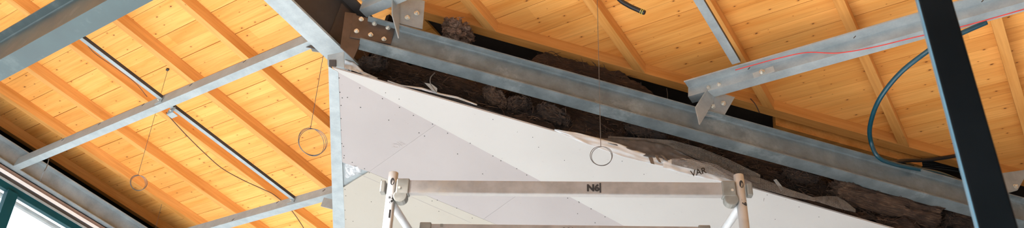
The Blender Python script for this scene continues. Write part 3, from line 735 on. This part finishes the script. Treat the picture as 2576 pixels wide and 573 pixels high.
# ------------------------------------------------------------------ hanging wires with rings
def drop_to(p, py):
    "plumb point below p whose image row is py"
    lo, hi = 0.0, 4.5
    for _ in range(50):
        m = (lo+hi)/2
        if pix(p-ZL*m)[1] < py: lo = m
        else: hi = m
    return p-ZL*lo
def ringed(label, px, py, n_, yring, r, turns=3, rx=1.0, lean=0.0, thick=.0022):
    top = at(px, py, 'n', n_); bot = drop_to(top, yring)
    t = thing('hanging_wire', top, label, 'hanging wire', 'plumb wires with coiled ends')
    MB().tube([top, (top+bot)/2, bot], thick, 5).build('wire_strand', 'wire', t)
    # view-independent: ring hangs in its own vertical plane
    right = (fromW(toW((0, 0, 0))+TURN @ Vector((1, 0, 0)))).normalized()
    ang = math.acos(max(-1, min(1, rx)))
    fw = ZL.cross(right)
    ax = (right*math.cos(ang)+fw*math.sin(ang)).normalized()
    ax = (ax+ZL*lean).normalized()
    up = (ZL-ax*ZL.dot(ax)).normalized(); c = bot-up*r
    for k in range(turns):
        q = ax.cross(up)
        pts = []
        a2 = (ax*math.cos(.22*k)+q*math.sin(.22*k)).normalized(); rr = r*(1-.03*k)
        for i in range(37):
            th = 2*math.pi*i/36; pts.append(c+up*(math.cos(th)*rr)+a2*(math.sin(th)*rr)+a2*(.006*k))
        MB().tube(pts, .0022, 6).build('wire_ring', 'wire', t)
    return t, top, bot
ringed('wire hung from a ceiling nail, small tilted ring over the left rafters', 422, 176, D-.002, 440, .075, 3, .62, .25)
ringed('wire with the largest double ring, just left of the metal corner strip', 813, 140, 4.0, 322, .105, 3, .72, .25)
ringed('long central wire passing the galvanised beam, its round ring over the white board', 1499, -150, D-.002, 368, .070, 2, 1.0, 0)
tw, top, bot = ringed('short wire at the bottom edge hanging from the rafter beside the window beam', 407, 513, RB, 640, .07, 1, .8, 0)
g = MB(); p = at(422, 174, 'n', D-.004); g.prism([(.02*math.cos(k*math.pi/4), .014*math.sin(k*math.pi/4)) for k in range(8)], p, U, V, NN, -.012, .003); tag(g.build('anchor_nail', 'dirt'), 'dark nail anchor in the ceiling boards holding the left wire', 'nail')
cable('hanging_wire', 'wire', [at(123, 399, 'n', CB-.003), at(118, 418, 'n', CB-.12), at(108, 436, 'n', CB-.2), at(100, 455, 'u', -8.94)], .005, 'knotted wire scrap dangling at the foot of the first channel by the window beam', 'hanging wire', 8)
for x in (1612, 1677):
    a = at(x, 207 if x < 1640 else 222, 'w', 5.1); cable('hanging_wire', 'wire', [a, a-ZL*.06+HN*.004, a-ZL*.14], .003, 'short wire dangling in the dark gap above the beam, the %s one of two' % ('left' if x < 1640 else 'right'), 'hanging wire', 6)

# ------------------------------------------------------------------ cables
cable('blue_hose', 'bluehose', [at(2482, 56, 'n', 4.33), at(2440, 74, 'n', 4.3), at(2370, 106, 'n', 4.25), at(2325, 135, 'n', 4.2), at(2262, 186, 'n', 4.2), at(2212, 250, 'n', 4.2), at(2190, 310, 'n', 4.25), at(2190, 352, 'n', 4.28), at(2208, 393, 'w', 4.46), at(2245, 411, 'w', 4.49), at(2310, 425, 'w', 4.53), at(2370, 438, 'w', 4.60), at(2440, 466, 'w', 4.75)], .017, 'petrol blue hose looping down from the right purlin to behind the galvanised beam', 'hose', 10, 12)
hb = thing('black_conduit', at(1560, 0, 'n', 4.6), 'stub of black corrugated conduit hanging in at the top centre right', 'conduit')
pts = spline([at(1440, -190, 'n', D-.003), at(1520, -50, 'n', 4.78), at(1556, -4, 'n', 4.66), at(1580, 13, 'n', 4.6), at(1605, 25, 'n', 4.55), at(1622, 32, 'n', 4.52)], 14)
MB().tube(pts, [.017+.0016*(i % 2) for i in range(len(pts))], 12).build('conduit_tube', 'blackhose', hb, smooth=True)
for k in (4, 8):
    MB().tube([pts[-k-1], pts[-k]], .0205, 14).build('yellow_tape', 'yellow', hb)
cable('black_cable', 'blackhose', [at(2215, 414, 'w', 4.72), at(2270, 404, 'w', 4.90), at(2330, 402, 'w', 4.98), at(2400, 392, 'w', 4.98), at(2470, 374, 'w', 4.98), at(2530, 358, 'w', 4.98), at(2600, 343, 'w', 4.98)], .017, 'thick black cable running behind the black post to the right edge', 'cable', 10, 10)
for i, (y0_, y1_, y2_, y3_) in enumerate(((409, 420, 400, 396), (414, 424, 414, 405), (405, 412, 396, 390), (419, 432, 420, 412))):
    cable('black_cable', 'blackhose', [at(2230, y0_, 'w', 5.15), at(2340, y0_+3, 'w', 5.15), at(2440, y1_, 'w', 5.15), at(2520, y2_, 'w', 5.15), at(2600, y3_, 'w', 5.15)], .010, ('topmost', 'second', 'third', 'lowest')[(1, 2, 0, 3)[i]]+' thin black cable in the bundle beside the black post', 'cable', 8, 6, 'thin black cables bundled in the gap')
zt = lambda x, y: at(x, y, 'v', zv-.094)
cable('red_cord', 'red', [zt(1850, 176), zt(1900, 162), zt(1960, 146), zt(2030, 132), zt(2110, 133), zt(2200, 118), zt(2300, 94), zt(2400, 72), zt(2500, 45), zt(2600, 16)], .0045, 'thin red cord lying along the face of the long right purlin', 'cord', 10, 6)
cable('red_cord', 'brownwire', [at(1888, 248, 'w', 4.93), at(1900, 262, 'w', 4.92), at(1911, 284, 'w', 4.95)], .005, 'short dark red lead hanging off the hip timber right of the tilted cleat', 'cord', 6, 6)
cn = 4.78
cable('brown_cable', 'brownwire', [at(418, 283, 'n', cn), at(432, 300, 'n', cn), at(470, 341, 'n', cn), at(520, 390, 'n', cn), at(560, 424, 'n', cn), at(610, 452, 'n', cn), at(660, 475, 'n', cn), at(690, 490, 'n', cn), at(725, 520, 'n', cn), at(742, 540, 'n', cn), at(765, 575, 'n', cn), at(790, 620, 'n', cn)], .005, 'thin brown cable sagging under the left roof boards between the two channels', 'cable', 8, 6)
cable('brown_cable', 'brownwire', [at(215, 108, 'n', cn+.08), at(240, 135, 'n', cn+.08), at(290, 170, 'n', cn+.08), at(340, 208, 'n', cn+.08), at(370, 243, 'n', cn+.08)], .0035, 'thin brown cable clipped along the rafter beside the upper profile piece', 'cable', 8, 6)
cable('black_lead', 'blackhose', [at(878, -5, 'n', 4.6), at(898, 8, 'n', 4.58), at(916, 22, 'n', 4.56), at(914, 36, 'n', 4.5)], .006, 'thin black lead curling over the short purlin by the bolted knee', 'cable', 8, 6)
for x in (2303, 2313):
    a = at(x, -10, 'n', 4.9); b_ = at(x+12, 38, 'n', 4.52); MB_ = MB().tube([a, b_], .006, 6); tag(MB_.build('hanger_rod', 'blackhose', smooth=True), 'thin black hanger rod above the right purlin beside the black post, %s one' % ('left' if x < 2310 else 'right'), 'rod')

# ------------------------------------------------------------------ black post (plumb), near the camera
pc = fromW((0, 0, 0))
rL = R3 @ ray(2376, 286.5); t = 2.25; pL = EYE+rL*t
rR = R3 @ ray(2474, 286.5); pR = EYE+rR*t
ax = Vector(((pR-pL).x, (pR-pL).y, 0)); wd = ax.length; ax.normalize(); ay = Vector((-ax.y, ax.x, 0))
if ay.dot(CF_) < 0: ay = -ay
o0 = Vector((pL.x, pL.y, 0)); Zw = Vector((0, 0, 1))
# square hollow post, window-lit left side and shaded front painted as separate colours
rL = R3 @ ray(2387, 286.5); pL = EYE+rL*2.25; o0 = Vector((pL.x, pL.y, 0))
dh = Vector(((pL+pR)/2-EYE).to_tuple()); dh.z = 0; dh.normalize()
ay2 = Matrix.Rotation(math.radians(5.5), 3, 'Z') @ dh; ax2 = Vector((ay2.y, -ay2.x, 0)); ax = Vector((0, 0, 0))
wd = (Vector((pR.x, pR.y, 0))-o0).dot(ax2)
sec = [(0.0, 0.0), (wd, 0.0), (wd, wd), (0.0, wd)]
pst = thing('black_post', fromW(o0), 'dark steel post standing close to the camera on the right', 'post')
MB().prism(sec, o0+ax*.008, ax2, ay2, Zw, 0.01, 5.35).build('post_tube', 'postshade', pst, world=True, bevel=.006)
MB().prism([(-.004, .010), (.010, .004), (.010, wd-.004), (-.004, wd-.010)], o0+ax*.006, ax2, ay2, Zw, 0.012, 5.34).build('painted_lit_side', 'sidelit', pst, world=True, bevel=.002)  # strip paints the post's window-lit edge
MB().prism([(-.06, -.06), (wd+.06, -.06), (wd+.06, wd+.06), (-.06, wd+.06)], o0+ax*.008, ax2, ay2, Zw, 0.0, .01).build('base_plate', 'postshade', pst, world=True)
MB().box(o0.x-.1, o0.x+.2, o0.y-.1, o0.y+.2, 5.35, 5.36).build('head_plate', 'postshade', pst, world=True)

# ------------------------------------------------------------------ scaffold tower
SZ = 3.35
def zW(px, py, z=SZ): return toW(at(px, py, 'z', z))
a = zW(986, 472); b_ = zW(1862, 479)
sx = (b_-a); sx.z = 0; SL = sx.length; sx.normalize(); sy = Vector((-sx.y, sx.x, 0))
SWd = .60
sc = thing('scaffold_tower', fromW((a.x, a.y, 0)), 'aluminium scaffold tower standing under the plasterboard soffit', 'scaffold')
def tubeW(p, q, r, name, mat='alu', parent=sc, seg=20):
    return MB().tube([p, q], r, seg).build(name, mat, parent, world=True, smooth=False)
P0 = {'a': Vector((a.x, a.y, 0)), 'b': Vector((a.x, a.y, 0))+sx*SL}
P0['c'] = P0['a']+sy*SWd+sx*.03; P0['d'] = P0['b']+sy*SWd-sx*.03
poles = {}
for k in 'ab':
    poles[k] = tubeW(P0[k]+Zw*.0, P0[k]+Zw*(SZ+.085), .0255, 'pole')
    poles[k].data.polygons.foreach_set('use_smooth', [len(p.vertices) == 4 for p in poles[k].data.polygons])
for k in 'cd':
    tubeW(P0[k], P0[k]+Zw*(SZ-.04), .0255, 'pole')
toc = -CF_.copy(); toc.z = 0; toc.normalize()
def rail(p, q, name='rail'):
    d = (q-p).normalized(); A = Zw; B = d.cross(Zw)
    h, t_ = .036, .020
    sec = [(-h, -t_), (h, -t_), (h, t_), (-h, t_)]
    g = MB().prism(sec, p, A, B, d, .03, (q-p).length-.03)
    r_ = g.build(name, 'alurail', sc, world=True, bevel=.004); return r_
fr_ = rail(P0['a']+Zw*SZ, P0['b']+Zw*SZ); br_ = rail(P0['c']+Zw*(SZ-.0), P0['d']+Zw*(SZ-.0))
for z in (.4, 1.4, 2.4):
    rail(P0['a']+Zw*z, P0['b']+Zw*z); rail(P0['c']+Zw*z, P0['d']+Zw*z)
    for k, l in (('a', 'c'), ('b', 'd')): tubeW(P0[k]+Zw*z, P0[l]+Zw*z, .02, 'side_tube')
for k, l in (('a', 'c'), ('b', 'd')):
    p = P0[k]+Zw*(SZ-.075); q = P0[l]+Zw*(SZ-.05); tubeW(p+(q-p).normalized()*.02, q, .0215, 'side_tube').data.polygons.foreach_set('use_smooth', [True]*22)
def coupler(p, d, nm='coupler'):
    "cast clamp: block on the rail end, round jaw under it"
    g = MB(); A = d; B = Zw; Cc = d.cross(Zw)
    g.obox(p+d*.060, .034, .044, .027, A, B, Cc)
    o = g.build(nm, 'casting', sc, world=True, bevel=.006)
    j = MB(); j.prism([(.036*math.cos(t_*math.pi/8), .036*math.sin(t_*math.pi/8)) for t_ in range(16)], p+d*.052-Zw*.055, d, Zw, Cc, -.026, .026)
    j.build('jaw', 'casting', o, world=True, bevel=.004)
    h = MB(); h.obox(p-d*.045, .014, .034, .022, A, B, Cc); h.build('hook_end', 'casting', o, world=True, bevel=.006)
    bb = MB(); bb.prism([(.007*math.cos(t_*math.pi/6), .007*math.sin(t_*math.pi/6)) for t_ in range(12)], p+d*.045-Zw*.01, d, Zw, -Cc if (-Cc).dot(toc) > 0 else Cc, .026, .030)
    bb.build('pin', 'bolt', o, world=True)
    return o
coupler(P0['a']+Zw*SZ, sx); coupler(P0['b']+Zw*SZ, -sx); coupler(P0['c']+Zw*SZ, sx); coupler(P0['d']+Zw*SZ, -sx)
def pole_text(k, txt, z, size, name='stencil_mark', rot=0.0, around=0.0):
    vs, fs = text_mesh(txt, .03); mx = (min(v.x for v in vs)+max(v.x for v in vs))/2; my = (min(v.y for v in vs)+max(v.y for v in vs))/2
    c = P0[k]+Zw*z; rt = Zw.cross(toc)
    g = MB(); out = []
    for v in vs:
        x, y = (v.x-mx)*size, (v.y-my)*size
        x, y = x*math.cos(rot)-y*math.sin(rot), x*math.sin(rot)+y*math.cos(rot)
        t_ = x/.0255+around
        out.append(c+(toc*math.cos(t_)+rt*math.sin(t_))*.0262+Zw*y)
    g.add(out, fs); return g.build(name, 'black', poles[k], world=True)
def pole_oval(k, z, around=0.0, rx=.011, ry=.021):
    c = P0[k]+Zw*z; rt = Zw.cross(toc); ring = []
    for i in range(20):
        t_ = 2*math.pi*i/20; x = rx*math.cos(t_); y = ry*math.sin(t_)
        for_r = .0262; an = x/.0255+around; ring.append(c+(toc*math.cos(an)+rt*math.sin(an))*for_r+Zw*y)
    MB().add(ring, [tuple(range(20))]).build('socket_hole', 'black', poles[k], world=True)
pole_oval('a', SZ+.025, .1); pole_oval('b', SZ+.025, .1)
pole_text('a', '9', SZ-.075, .062, around=.25); pole_text('a', '1', SZ-.155, .062, around=.3)
pole_text('b', '61', SZ-.075, .040, rot=math.pi/2, around=.35)
fn_ = sx.cross(Zw); fn_ = fn_ if fn_.dot(toc) > 0 else -fn_
text_on(fr_, 'N6', P0['a']+sx*(SL*.584)+Zw*(SZ+.0), sx, Zw, .050, 'black', .0215, fn_, 'stencil_mark', .06, True)
MB().obox(P0['a']+sx*(SL*.604)+Zw*SZ+fn_*.0205, .004, .001, .027, sx, fn_, Zw).build('stencil_mark', 'black', fr_, world=True)
text_on(br_, 'N6', P0['c']+sx*(SL*.50)+Zw*(SZ+.0), sx, Zw, .050, 'black', .0215, fn_, 'stencil_mark', .06, True)
MB().obox(P0['c']+sx*.155+Zw*(SZ+.025)+fn_*.0205, .008, .001, .010, sx, fn_, Zw).build('stencil_mark', 'casting', br_, world=True)
